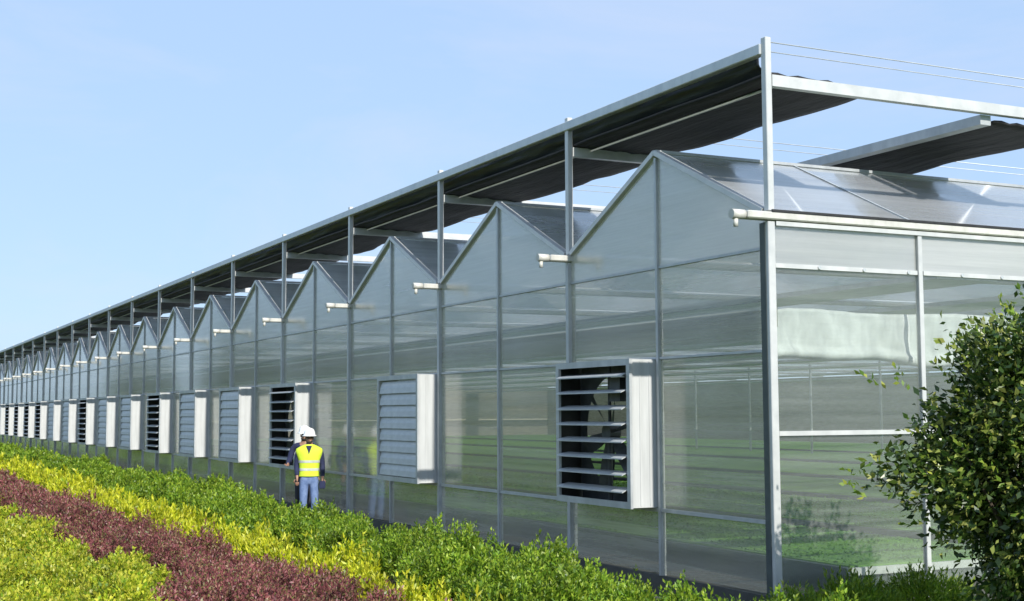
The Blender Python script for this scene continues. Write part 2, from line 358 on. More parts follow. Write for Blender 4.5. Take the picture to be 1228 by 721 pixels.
for k in range(NB):
    xr, xl, xm = -k*BAY, -(k+1)*BAY, -k*BAY-2.0
    sl = math.atan2(ZR-ZG-0.05, 2.0)
    for s, xe in ((1, xr), (-1, xl)):
        a, b = Vector((xe-0.07*s, 0.0, ZG+0.06)), Vector((xm, 0.0, ZR))
        bar('rafter', a+Vector((0, 0.0, 0)), b, 0.09, 0.055, 'aluminium', GH)
        # roof panes: 2 m panes near the wall, a long one beyond
        cuts = [0.06] + ([1.875, 5.6, 11.25] if (k == 0 and s == 1) else [11.25]) + [DEP]
        for i in range(len(cuts)-1):
            y0, y1 = cuts[i]+0.02, cuts[i+1]-0.02
            d = (b-a).normalized(); nrm = Vector((s*d.z*1.0 if s == 1 else -abs(d.z), 0, abs(d.x)))
            bm = bmesh.new(); A0 = a+d*0.03; B0 = b-d*0.03
            q = [Vector((A0.x, y0, A0.z)), Vector((A0.x, y1, A0.z)), Vector((B0.x, y1, B0.z)), Vector((B0.x, y0, B0.z))]
            vs_ = [bm.verts.new(v) for v in q]+[bm.verts.new(v-nrm*0.006) for v in q]
            bm.faces.new(vs_[:4]); bm.faces.new(vs_[4:][::-1])
            for j in range(4): bm.faces.new((vs_[j], vs_[j+4], vs_[(j+1) % 4+4], vs_[(j+1) % 4]))
            bmesh.ops.recalc_face_normals(bm, faces=bm.faces[:])
            link('roof_pane', mesh_of(bm, 'roof_pane'), 'roof_glazing', GH)
        for y in cuts[1:-1]:
            bar('glazing_bar', Vector((a.x, y, a.z)), Vector((b.x, y, b.z)), 0.026, 0.024, 'galvanised', GH)
    box('ridge', (xm-0.03, -0.02, ZR-0.005), (xm+0.03, DEP, ZR+0.028), 'darkened_steel', GH)
# side wall, facing the sun
ys = [0.0]+[SP*i for i in range(1, 22)]
for i in range(21):
    y0, y1 = ys[i]+0.045, ys[i+1]-0.035
    for a, b in ((ZPL, ZS2), (ZS2, ZS1), (ZS1, ZG-0.07)):
        box('panel', (-TH, y0, a+0.022), (0.0, y1, b-0.022), 'milky_polycarbonate' if a == ZS1 else 'side_polycarbonate', GH)
    box('rail', (-0.03, y0, ZS1-0.022), (0.022, y1, ZS1+0.022), 'aluminium', GH)
    box('rail', (-0.03, y0, ZS2-0.022), (0.024, y1, ZS2+0.022), 'aluminium', GH)
    for q in (0.3, 0.62, 0.95):
        tube('bolt', (0.02, y0+(y1-y0)*q*0.98, ZS1), (0.034, y0+(y1-y0)*q*0.98, ZS1), 0.02, 'galvanised', GH, 6)
    if i: box('post', (-0.03, ys[i]-0.028, 0), (0.034, ys[i]+0.028, ZG-0.055), 'aluminium', GH, 0.005)
box('eave_beam', (0.0, 0.045, ZG-0.090), (0.045, DEP, ZG-0.048), 'aluminium', GH)
box('gutter_lip', (0.056, -0.02, ZG+0.039), (0.078, DEP, ZG+0.060), 'rubber_black', GH)
# far end and back
box('end_panel', (-NB*BAY-0.06, 0.05, ZPL), (-NB*BAY-0.05, DEP, ZG-0.06), 'polycarbonate', GH)
box('end_panel', (-NB*BAY, DEP+0.01, 0), (0, DEP+0.03, ZG-0.06), 'polycarbonate', GH)
box('cooling_pad', (-NB*BAY+0.2, DEP-0.2, 0.3), (-0.2, DEP-0.05, ZG-0.05), 'cooling_pad', GH)
box('end_screen', (-NB*BAY+0.25, 0.3, 0.3), (-NB*BAY+0.35, DEP-0.25, ZG-0.05), 'cooling_pad', GH)
# inside: columns, trusses, a rolled film curtain, a bench edge
for k in range(1, 12):
    for y in (26.25,):
        box('column', (-k*BAY-0.035, y-0.035, 0.012), (-k*BAY+0.035, y+0.035, ZG-0.06), 'darkened_steel', GH)
for y in (7.5, 15.0, 22.5):
    box('truss_beam', (-NB*BAY, y-0.03, 3.42), (-0.1, y+0.03, 3.50), 'darkened_steel', GH)
nu, nv = 160, 14
U_, V_ = np.meshgrid(np.linspace(0.06, 16, nu), np.linspace(0, 1, nv), indexing='ij')
sag = 0.05*np.sin(U_*1.9)+0.03*np.sin(U_*5.1)
zt_ = 2.98+0.015*np.sin(U_*3); zb_ = 2.46+sag*0.7
corner = np.clip((U_-0.06)/0.25, 0, 1)
Z_ = zb_+(zt_-zb_)*V_
Z_ = np.where(V_ > 0.75, Z_-0.05*(1-corner), Z_)
X_ = -0.22+0.035*np.sin((U_+V_*0.35)*7.0)*(1-V_*0.6)+0.02*np.sin((U_+V_*.5)*17)+0.12*(np.abs(V_-0.12) < 0.1)*0.3
VV = np.stack([X_, U_, Z_], -1).reshape(-1, 3)
idx = np.arange(nu*nv).reshape(nu, nv)
QQ = np.stack([idx[:-1, :-1], idx[1:, :-1], idx[1:, 1:], idx[:-1, 1:]], -1).reshape(-1, 4)
me = np_mesh('curtain', VV, QQ); me.polygons.foreach_set('use_smooth', np.ones(len(QQ), bool))
cu = link('film_curtain', me, 'film_curtain', GH); tag(cu, 'whitish film curtain rolled partway behind the side wall')
sm = cu.modifiers.new('thick', 'SOLIDIFY'); sm.thickness = 0.004
for i, y in enumerate((2.6, 5.6, 9.0, 12.8, 17.0, 21.5, 27.0, 33.0)):  # invented white strips, added so the wall shows brighter streaks
    box('added_bright_strip', (-NB*BAY+0.5, y, 3.40+0.012*(i % 3)), (-0.5, y+0.9+0.15*(i % 2), 3.46+0.012*(i % 3)), 'film_curtain', GH)
# low seedling beds with dark skirts and a pale kerb at the near end
BEDS = [(1.71, 4.6), (5.3, 9.0), (9.9, 14.0), (15.2, 20.5), (22.0, 28.0), (29.5, 38.5)]
for ya, yb in BEDS:
    box('bed_skirt', (-78.5, ya, 0.012), (-1.0, yb, 0.27), 'skirt_and_post_shade', GH)
    box('seedling_mat', (-78.4, ya+0.06, 0.272), (-1.06, yb-0.04, 0.315), 'seedlings', GH)
    box('bed_rim', (-78.5, ya-0.02, 0.272), (-1.0, ya+0.05, 0.30), 'skirt_and_post_shade', GH)
    box('bed_kerb', (-0.998, ya-0.02, 0.225), (-0.95, yb, 0.305), 'bench_white', GH)
# shading frame above the gutters
box('frame_beam', (-NB*BAY, -0.055, ZT-0.165), (-0.035, 0.035, ZT-0.055), 'galvanised', GH, 0.008)
tube('frame_tube', (-NB*BAY, 0.30, 5.225), (0.0, 0.30, 5.225), 0.016, 'darkened_steel', GH)
for k in range(NB+1):
    x = -k*BAY
    box('shade_post', (x-0.042, -0.035, ZG+0.052), (x+0.036, 0.036, ZT), 'aluminium', GH, 0.006)
    box('cross_beam', (x-0.040, 0.037, ZB-0.055), (x+0.042, DEP*0.7, ZB+0.058), 'aluminium', GH)
    tube('support_wire', (x, 0.0, ZT-0.04), (x, DEP*0.7, ZT-0.06), 0.006, 'galvanised', GH, 5)
    tube('support_wire', (x-0.02, 0.0, ZT-0.13), (x, DEP*0.7, ZT-0.15), 0.005, 'galvanised', GH, 5)
    if 2 < k < 12:
        for y in (15.0,): box('shade_post', (x-0.035, y-0.035, ZG+0.052), (x+0.035, y+0.035, ZB-0.056), 'galvanised', GH)

# bunched shade cloths
def shade_cloth(name, y0, y1, z, x0, x1, seed, drape):
    nx, ny = 520, 12
    X, T = np.meshgrid(np.linspace(x0, x1, nx), np.linspace(0, 1, ny), indexing='ij')
    edge = y1+0.10*(fnoise(X, X*0, 0.9, seed)-0.5)+0.06*(fnoise(X, X*0, 2.7, seed+1)-0.5)
    Y = y0+(edge-y0)*T
    folds = 0.012*np.sin(T*ny*2.2)+0.035*(fnoise(X, Y, 1.1, seed+2)-0.5)
    swag = -0.04*np.abs(np.sin(X*math.pi/BAY*2))*T**2
    Z = z+folds+swag-0.02*T
    V = np.stack([X, Y, Z], -1).reshape(-1, 3); ii = np.arange(nx*ny).reshape(nx, ny)
    Q = np.stack([ii[:-1, :-1], ii[1:, :-1], ii[1:, 1:], ii[:-1, 1:]], -1).reshape(-1, 4)
    me = np_mesh(name, V, Q); me.polygons.foreach_set('use_smooth', np.ones(len(Q), bool))
    root = empty(name, (x0, y0, z)); 
    o = link('netting', me, 'shade_net', root, (-x0, -y0, -z)); s = o.modifiers.new('thick', 'SOLIDIFY'); s.thickness = 0.03
    if drape:       # loose gathered net hanging between the top beam and the tube, with gaps
        nx, nz = 1400, 12
        X, T = np.meshgrid(np.linspace(x0, x1-0.22, nx), np.linspace(0, 1, nz), indexing='ij')
        Zt, Zb = ZT-0.10, 5.27
        Z = Zb+(Zt-Zb)*T+0.03*(fnoise(X, T*2, 1.3, 3)-0.5)*(1-T); Y = y0+0.05+0.16*(1-T)**2+0.035*(fnoise(X*0.6, T*5, 1.6, 5)-0.5)+0.02*(fnoise(X*1.5, T*12, 2.2, 6)-0.5)
        V = np.stack([X, Y, Z], -1).reshape(-1, 3); ii = np.arange(nx*nz).reshape(nx, nz)
        Q = np.stack([ii[:-1, :-1], ii[1:, :-1], ii[1:, 1:], ii[:-1, 1:]], -1).reshape(-1, 4)
        me = np_mesh('gathered_net', V, Q); me.polygons.foreach_set('use_smooth', np.ones(len(Q), bool))
        o = link('gathered_net', me, 'folded_film', root, (-x0, -y0, -z)); s = o.modifiers.new('thick', 'SOLIDIFY'); s.thickness = 0.004
    else:
        box('edge_channel', (x0+0.05, y0-0.20, z-0.06), (x1, y0-0.05, z+0.045), 'darkened_steel', root).location -= Vector((x0, y0, z))
    return root
tag(shade_cloth('shade_cloth', 0.05, 1.38, 5.285, -NB*BAY, -0.05, 1, True), 'long dark bunched shade netting along the front edge of the raised frame', 'shade cloth', 'shade cloths on the frame')
for i, (ya, yb) in enumerate(((3.05, 4.25), (7.2, 8.4), (11.3, 12.5))):
    tag(shade_cloth('shade_cloth', ya, yb, 5.088, -NB*BAY, -0.043, 3+2*i, False),
        ['dark bunched shade netting with pale edge channel, second strip back from the front edge',
         'dark shade netting strip third from the front edge, just above the ridge at right',
         'dark shade netting strip farthest back on the raised frame'][i], 'shade cloth', 'shade cloths on the frame')

# ------------------------------------------------------------------ exhaust fans
FW, FD, FZ0, FZ1 = 1.66, 0.32, 0.945, 2.545
def fan_slat(opened):
    k = ('slat', opened)
    if k not in CACHE:
        bm = bmesh.new(); wd = FW-0.17
        if opened: prof = [(0.06, 0.008), (-0.05, -0.010), (-0.10, -0.032), (-0.10, -0.044), (-0.05, -0.020), (0.06, -0.004)]
        else: prof = [(0.0, 0.0), (-0.028, -0.10), (-0.040, -0.185), (-0.048, -0.185), (-0.036, -0.10), (-0.009, 0.0)]
        A = [bm.verts.new((-wd/2, y, z)) for y, z in prof]; B = [bm.verts.new((wd/2, y, z)) for y, z in prof]; n = len(prof)
        bm.faces.new(A); bm.faces.new(B[::-1])
        for i in range(n): bm.faces.new((A[i], B[i], B[(i+1) % n], A[(i+1) % n]))
        bmesh.ops.recalc_face_normals(bm, faces=bm.faces[:])
        CACHE[k] = mesh_of(bm, 'slat'); CACHE[k].materials.append(MAT['louver_steel'])
    return CACHE[k]
def fan_meshes():
    H2 = (FZ1-FZ0)/2; hw = FW/2; bm = bmesh.new(); t = 0.012
    add_box(bm, (-hw, -FD, -H2), (-hw+t, 0, H2)); add_box(bm, (hw-t, -FD, -H2), (hw, 0, H2))
    add_box(bm, (-hw+t, -FD, H2-t), (hw-t, 0, H2)); add_box(bm, (-hw+t, -FD, -H2), (hw-t, 0, -H2+t))
    for yy in (-0.22, -0.10): add_box(bm, (hw, yy-0.006, -H2+0.02), (hw+0.006, yy+0.006, H2-0.02))
    CACHE['housing'] = mesh_of(bm, 'housing'); CACHE['housing'].materials.append(MAT['white_sheet'])
    bm = bmesh.new(); g = 0.0135
    add_box(bm, (-hw+g, -FD+0.01, -H2+g), (-hw+g+.004, -0.01, H2-g)); add_box(bm, (hw-g-.004, -FD+0.01, -H2+g), (hw-g, -0.01, H2-g))
    add_box(bm, (-hw+g+.005, -FD+0.01, H2-g-.004), (hw-g-.005, -0.01, H2-g)); add_box(bm, (-hw+g+.005, -FD+0.01, -H2+g), (hw-g-.005, -0.01, -H2+g+.004))
    CACHE['liner'] = mesh_of(bm, 'liner'); CACHE['liner'].materials.append(MAT['rubber_black'])
    bm = bmesh.new(); f = 0.06; y0, y1 = -FD-0.035, -FD-0.003
    add_box(bm, (-hw-0.01, y0, -H2-0.01), (-hw+f, y1, H2+0.01)); add_box(bm, (hw-f, y0, -H2-0.01), (hw+0.01, y1, H2+0.01))
    add_box(bm, (-hw+f+.001, y0, H2-f), (hw-f-.001, y1, H2+0.01)); add_box(bm, (-hw+f+.001, y0, -H2-0.01), (hw-f-.001, y1, -H2+f))
    CACHE['frame'] = mesh_of(bm, 'frame'); CACHE['frame'].materials.append(MAT['darkened_steel'])
    bm = bmesh.new(); bm.verts.ensure_lookup_table()      # back plate with a round opening
    n = 40; ro = [bm.verts.new((math.cos(a)*0.66, -0.03, math.sin(a)*0.66)) for a in [2*math.pi*i/n for i in range(n)]]
    def sq(a):
        c, s = math.cos(a), math.sin(a); k = min((hw-.02)/max(abs(c), 1e-6), (H2-.02)/max(abs(s), 1e-6)); return (c*k, -0.03, s*k)
    so = [bm.verts.new(sq(2*math.pi*i/n)) for i in range(n)]
    for i in range(n): bm.faces.new((ro[i], ro[(i+1) % n], so[(i+1) % n], so[i]))
    CACHE['back_plate'] = mesh_of(bm, 'back_plate'); CACHE['back_plate'].materials.append(MAT['fan_metal'])
    bm = bmesh.new()
    for i in range(6):
        a = 2*math.pi*i/6+0.3; rows = []
        for r, cw, tw in ((0.10, 0.10, 0.9), (0.35, 0.17, 0.6), (0.62, 0.20, 0.42)):
            c = Vector((math.cos(a)*r, -0.09, math.sin(a)*r)); tn = Vector((-math.sin(a), 0, math.cos(a)))
            dv = (tn*math.cos(tw)+Vector((0, 1, 0))*math.sin(tw))*cw*0.5
            rows.append([bm.verts.new(c-dv), bm.verts.new(c+dv)])
        for q in range(2): bm.faces.new((rows[q][0], rows[q][1], rows[q+1][1], rows[q+1][0]))
    CACHE['impeller'] = mesh_of(bm, 'impeller'); CACHE['impeller'].materials.append(MAT['fan_metal'])
    bm = bmesh.new(); add_tube(bm, (0, -0.16, 0), (0, -0.02, 0), 0.10, n=16); add_tube(bm, (0.0, -0.11, 0.0), (0.0, -0.11, -H2+0.03), 0.03, n=8)
    add_tube(bm, (0.0, -0.11, 0.0), (0.0, -0.11, H2-0.03), 0.02, n=8); add_box(bm, (0.15, -0.20, 0.35), (0.38, -0.06, 0.62))
    CACHE['motor'] = mesh_of(bm, 'motor'); CACHE['motor'].materials.append(MAT['fan_metal'])
fan_meshes()
OPEN = {0, 2, 5, 8, 11, 12, 13, 14}
ORD = ['', '', '', 'fourth', 'fifth', 'sixth', 'seventh', 'eighth', 'ninth', 'tenth', 'eleventh', 'twelfth', 'thirteenth', 'fourteenth', 'fifteenth', 'sixteenth', 'seventeenth']
for i, b in enumerate(FANS):
    xr = -b*BAY-0.06; cz = (FZ0+FZ1)/2; op = i in OPEN
    r = empty('exhaust_fan', (xr-FW/2, 0.0, cz))
    lab = {0: 'largest boxed exhaust fan nearest the corner, louvre slats open over dark blades',
           1: 'second exhaust fan from the corner, grey louvre closed, shaded patch low on its white side',
           2: 'third exhaust fan from the corner, open louvres right behind the worker in yellow vest'}.get(i)
    if not lab: lab = '%s exhaust fan from the corner in the fan row, louvre %s' % (ORD[i], 'open and dark' if op else 'closed and grey')
    tag(r, lab, 'exhaust fan', 'exhaust fans along the gable wall')
    link('housing', CACHE['housing'], None, r); link('louver_frame', CACHE['frame'], None, r)
    if op:
        link('liner', CACHE['liner'], None, r); link('back_plate', CACHE['back_plate'], None, r); link('impeller', CACHE['impeller'], None, r, rot=(0, i*0.7, 0)); link('motor', CACHE['motor'], None, r)
    n = 8; ht = FZ1-FZ0-0.16
    for s in range(n):
        o = link('slat', fan_slat(op), None, r, (0, -FD+0.015 if op else -FD+0.02, ht/2-s*ht/n-(0.06 if op else 0.0)))
        if op: o.rotation_euler.x = random.uniform(-0.06, 0.06)
    link('top_cap', box_mesh(FW-0.01, FD-0.02, 0.006), 'louver_steel', r, (0, -FD/2, cz*0+(FZ1-FZ0)/2+0.004))

# ------------------------------------------------------------------ interior crop
def crop():
    Vs, Qs, base = [], [], 0
    for i, (ya, yb) in enumerate(BEDS):
        if i > 1: break
        n = [26000, 16000][i]; sz = [0.045, 0.05][i]
        x = -RNG.beta(1.0, 1.8, n)*76-1.15; y = RNG.uniform(ya+0.08, yb-0.05, n); z = 0.30+RNG.uniform(0, .035, n)
        D = unit(RNG.normal(size=(n, 3))*np.array([1, 1, .25])); s = sz*RNG.uniform(.7, 1.3, n)*(1+np.abs(x)/90)
        V, Q = leaf_quads(np.stack([x, y, z], 1), D, s, s*0.6); Vs.append(V); Qs.append(Q+base); base += len(V)
    o = link('crop_plants', np_mesh('crop', np.concatenate(Vs), np.concatenate(Qs)), 'leaf_crop'); tag(o, 'green seedling beds seen dimly through the glazing', 'crop', kind='stuff')
crop()

# ------------------------------------------------------------------ planting beds
CAMXY = np.array([CAM_POS.x, CAM_POS.y])
def bed(name, label, cat, mat, xr, lo, hi, height, space, nshoot, leaf, lwid, k, ln, spread, tilt, seed, tuft=0.5, soil_h=0.42):
    """lo/hi: functions x -> y of the strip's front and back edge. Shoots grow from a mound."""
    x0, x1 = xr
    def hgt(x, y):
        a = (y-lo(x)); b = (hi(x)-y); e = np.clip(np.minimum(a, b)/0.28, 0, 1); e = np.sqrt(1-(1-e)**2)
        lump = fnoise(x, y, 1.5, seed)*0.36+fnoise(x, y, 4.0, seed+3)*0.42
        return height*(0.50*e+0.02)+height*lump*(0.45+0.55*e)
    # mound
    xs = [x1]
    while xs[-1] > x0: xs.append(xs[-1]-max(0.10, 0.016*abs(xs[-1]-CAM_POS.x)))
    xs = np.array(xs[::-1]); ny = 14
    T = np.linspace(0, 1, ny); X = np.repeat(xs[:, None], ny, 1); Y = lo(X)+(hi(X)-lo(X))*T[None]
    Z = hgt(X, Y)*soil_h; Z[:, 0] = 0.003; Z[:, -1] = 0.003
    V = np.stack([X, Y, Z], -1).reshape(-1, 3); ii = np.arange(len(xs)*ny).reshape(len(xs), ny)
    Q = np.stack([ii[:-1, :-1], ii[1:, :-1], ii[1:, 1:], ii[:-1, 1:]], -1).reshape(-1, 4)
    root = empty(name, (x1, float(lo(np.array([x1]))[0]), 0)); tag(root, label, cat, kind='stuff')
    off = tuple(-c for c in root.location)
    tag(link('soil_mound', np_mesh('soil_mound', V, Q), 'soil', root, off), kind='stuff')
    # individual plants: each a dome of shoots; plants grow sparser, leaves larger with distance
    C = []; x = x1
    while x > x0:
        yl, yh = float(lo(np.array([x]))[0]), float(hi(np.array([x]))[0])
        d = math.hypot(x-CAM_POS.x, (yl+yh)/2-CAM_POS.y); sc = max(1.0, d/16.0); sp = space*sc**0.6
        y = yl+sp*RNG.uniform(.35, .6)
        while y < yh-0.30*sp:
            C.append((x+RNG.normal(0, sp*.25), y+RNG.normal(0, sp*.2), sc, sp)); y += sp*0.92
        x -= sp*0.80
    C = np.array(C); m = len(C)
    hp = height*RNG.uniform(.60, 1.15, m)*(0.8+0.4*fnoise(C[:, 0], C[:, 1], 0.8, seed)); Rp = C[:, 3]*RNG.uniform(.52, .78, m)
    ns = np.maximum((nshoot/C[:, 2]**0.9).astype(int), 10)
    id_ = np.repeat(np.arange(m), ns); n = len(id_)
    a = RNG.uniform(0, 2*math.pi, n); rho = np.sqrt(RNG.uniform(0, 1, n)); ca, sa = np.cos(a), np.sin(a)
    cx, cy, sc = C[id_, 0], C[id_, 1], C[id_, 2]
    long_ = np.where(RNG.uniform(0, 1, n) < 0.14, 1+tuft*RNG.uniform(.2, .6, n), RNG.uniform(.8, 1.05, n))
    tip = np.stack([cx+ca*rho*Rp[id_], cy+sa*rho*Rp[id_], hp[id_]*np.sqrt(1-0.72*rho**2)*long_], 1)
    B0 = np.stack([cx+ca*rho*Rp[id_]*.3, cy+sa*rho*Rp[id_]*.3, np.full(n, .04)], 1)
    A = tip-B0; l = np.linalg.norm(A, axis=1); A = unit(A)
    vis = np.minimum(ln*RNG.uniform(.7, 1.2, n), l*0.9)
    A = unit(A+np.stack([RNG.normal(0, tilt, n), RNG.normal(0, tilt, n), np.zeros(n)], 1)); B = tip-A*vis[:, None]
    B[:, 2] = np.maximum(B[:, 2], 0.01)
    V, Q = shoots(B, A, vis, k, leaf*sc**0.75*np.ones(n), lwid, spread)
    o = link('foliage', np_mesh('foliage', V, Q), mat, root, off); tag(o, kind='stuff')
    return n*k
def wob(base, slope, amp, sd, s=0.5):
    return lambda x: base+slope*np.asarray(x)+amp*(fnoise(x, np.asarray(x)*0+3.7, s, sd)-0.5)*2+amp*.5*(fnoise(x, np.asarray(x)*0+1.3, s*3.1, sd+1)-0.5)*2
XL, XR = -86.0, 4.0
def poly(pts, amp, sd):
    px = np.array([p_[0] for p_ in pts], float); py = np.array([p_[1] for p_ in pts], float)
    def f(x):
        x = np.asarray(x, float); o_ = np.argsort(px); y = np.interp(x, px[o_], py[o_])
        return y+amp*(fnoise(x, x*0+3.7, 1.1, sd)-0.5)*2+amp*.6*(fnoise(x, x*0+1.3, 3.3, sd+1)-0.5)*2
    return f
e_wall = poly([(-86, -1.0), (-37, -.85), (-24, -.85), (-15.4, -1.0), (-12, -1.4), (-8.6, -1.65), (-4.5, -1.65), (1, -1.5), (4, -1.4)], 0.07, 21)
e_hy = poly([(-86, -2.6), (-38, -2.6), (-22, -2.65), (-14, -2.7), (-8.8, -2.75), (-5.2, -2.8), (-3.9, -2.7), (-1.2, -3.0), (4, -3.1)], 0.08, 22)
e_yr = poly([(-86, -3.8), (-29, -3.7), (-15, -3.75), (-10.5, -3.8), (-8.8, -3.6), (-6.2, -3.5), (-4.7, -3.5), (-2.9, -3.3), (-1.4, -3.4), (4, -3.7)], 0.09, 23)
e_rf = poly([(-86, -5.0), (-17.3, -5.0), (-12.75, -5.4), (-11.4, -4.85), (-9.4, -4.95), (-8.3, -5.3), (-6.8, -4.95), (-5.9, -4.75), (-4.8, -4.7), (-3.45, -4.95), (-1.4, -5.4), (4, -5.8)], 0.14, 24)
e_f = wob(-9.6, 0, 0.2, 25)
def sh(f, d): return lambda x: f(x)+d
cnt = 0
cnt += bed('green_hedge', 'bright green feathery low hedge nearest the greenhouse wall', 'hedge', 'leaf_hedge', (XL, 3.2), e_hy, e_wall, 0.64, 0.36, 105, 0.042, 0.42, 16, 0.20, 1.05, 0.16, 31, 0.3)
cnt += bed('yellow_shrub_strip', 'golden yellow spiky shrub strip between the green hedge and the red bed', 'shrub bed', 'leaf_yellow', (XL, 3.2), sh(e_yr, .03), sh(e_hy, -.03), 0.44, 0.34, 58, 0.062, 0.34, 12, 0.22, 0.75, 0.18, 32, 0.6)
cnt += bed('red_shrub_strip', 'dark red leaved shrub strip between the yellow strip and the lime bed', 'shrub bed', 'leaf_red', (XL, 3.2), sh(e_rf, .03), sh(e_yr, -.03), 0.46, 0.36, 80, 0.036, 0.42, 16, 0.20, 0.95, 0.22, 33, 0.4)
cnt += bed('lime_shrub_bed', 'lime yellow rounded leaf ground shrubs filling the lower left corner', 'shrub bed', 'leaf_lime', (-60, 3.2), e_f, sh(e_rf, -.03), 0.44, 0.42, 85, 0.044, 0.55, 13, 0.17, 1.05, 0.2, 34, 0.3)
print('leaves', cnt)

# ------------------------------------------------------------------ shrubs by the corner
def small_shrub(x, y, r, h, label, mat, seed):
    root = tag(empty('small_shrub', (x, y, 0)), label, 'shrub', 'low shrubs at the corner')
    n = int(700*r*r/0.12*h/0.5*0.5); a = RNG.uniform(0, 2*math.pi, n); rr = r*np.sqrt(RNG.uniform(0, 1, n))*0.92
    B = np.stack([np.cos(a)*rr, np.sin(a)*rr, h*(0.25+0.6*RNG.uniform(0, 1, n))*np.sqrt(np.maximum(1-(rr/r)**2, 0.05))], 1)
    A = unit(np.stack([np.cos(a)*rr/r*.7+RNG.normal(0, .2, n), np.sin(a)*rr/r*.7+RNG.normal(0, .2, n), np.ones(n)], 1))
    V, Q = shoots(B, A, np.full(n, 0.16)*RNG.uniform(.6, 1.3, n), 12, np.full(n, 0.05), 0.26, 0.75)
    link('foliage', np_mesh('foliage', V, Q), mat, root)
    bm = bmesh.new()
    for i in range(5):
        q = 2*math.pi*i/5+seed; add_tube(bm, (0, 0, 0), (math.cos(q)*r*.5, math.sin(q)*r*.5, h*.6), 0.015, 0.006, 6)
    link('stem', mesh_of(bm, 'stem'), 'bark', root)
small_shrub(0.85, -0.45, 0.28, 0.40, 'small bright green shrub at the foot of the corner post', 'leaf_hedge', 1)
small_shrub(0.85, 0.18, 0.36, 0.50, 'rounded green shrub beside the corner post, in front of the side wall', 'leaf_hedge', 2)
small_shrub(0.75, 1.15, 0.42, 0.46, 'low green shrub in front of the second side wall post', 'leaf_hedge', 3)

def big_bush(cx, cy):
    root = tag(empty('leafy_bush', (cx, cy, 0)), 'large dark green leafy bush cut off by the right edge of the picture', 'bush')
    C = np.array([0.0, 0.0, 1.52]); Rr = np.array([1.16, 1.16, 1.46])
    def cl(n, rmin, rmax, flat=1.0):
        d = unit(RNG.normal(size=(n, 3))); r = RNG.uniform(rmin**3, rmax**3, n)**(1/3)
        return C+d*Rr*r[:, None]*np.array([1, 1, flat]), d
    V0, Q0 = [], []; base = 0
    cc, cd = cl(760, 0.40, 1.0)
    lump = 0.84+0.26*np.array([mnoise.noise(Vector(d)*2.1+Vector((3, 1, 7))) for d in cd]); cc = C+(cc-C)*lump[:, None]
    extra = np.array([(-0.53, -1.17, 1.55), (-0.58, -1.25, 1.49), (-0.54, -1.08, 1.62), (-0.49, -1.05, 1.39), (-0.48, -0.84, 1.54), (-0.51, -0.95, 1.29), (-0.49, -0.78, 1.7), (-0.44, -0.72, 1.41), (-0.47, -1.15, 1.46), (-0.48, -0.93, 1.45)])
    # towards the camera's left: the lower branch that leans out over the wall
    cc = np.concatenate([cc, extra]); cd = np.concatenate([cd, unit(extra-C)])
    m = 54; n = len(cc)*m
    B = np.repeat(cc, m, 0)+RNG.normal(0, .085, (n, 3)); D = unit(np.repeat(cd, m, 0)*0.7+RNG.normal(size=(n, 3))*0.75+np.array([0, 0, -0.1]))
    s = RNG.uniform(.042, .092, n); V, Q = leaf_quads(B, D, s, s*0.5)
    crown = link('crown', np_mesh('crown', V, Q), 'leaf_bush', root)
    # pale young shoots at the rim
    sc_, sdv = cl(150, 0.93, 1.06); lump = 0.84+0.26*np.array([mnoise.noise(Vector(d)*2.1+Vector((3, 1, 7))) for d in sdv]); sc_ = C+(sc_-C)*lump[:, None]
    ex = np.array([(-0.6, -1.39, 1.39), (-0.57, -1.34, 1.46), (-0.6, -1.37, 1.3), (-0.57, -1.26, 1.58), (-0.51, -1.23, 2.12), (-0.46, -1.13, 2.22), (-0.45, -1.1, 2.12)])
    sc_ = np.concatenate([sc_, ex]); sdv = np.concatenate([sdv, unit(ex-C)]); A = unit(sdv+RNG.normal(0, .35, sdv.shape)+np.array([0, 0, .25]))
    V, Q = shoots(sc_, A, RNG.uniform(.12, .26, len(sc_)), 8, RNG.uniform(.045, .075, len(sc_)), 0.48, 0.9)
    link('young_shoots', np_mesh('young_shoots', V, Q), 'leaf_fresh', root)
    bm = bmesh.new(); add_tube(bm, (0, 0, 0), (0.02, 0.03, 0.55), 0.075, 0.055, 10)
    link('trunk', mesh_of(bm, 'trunk'), 'bark', root)
    for i in range(12):
        d = unit(RNG.normal(size=(1, 3)))[0]; d[2] = abs(d[2])*0.9-0.1; bm = bmesh.new()
        mid = Vector((0.02, 0.03, 0.55))+Vector(d)*0.5+Vector((0, 0, .25)); end = Vector(C)+Vector(d*Rr)*0.8
        add_tube(bm, (0.02, 0.03, 0.5), mid, 0.035, 0.022, 7); add_tube(bm, mid, end, 0.022, 0.006, 7)
        link('limb', mesh_of(bm, 'limb'), 'bark', root)
big_bush(3.02, 0.42)

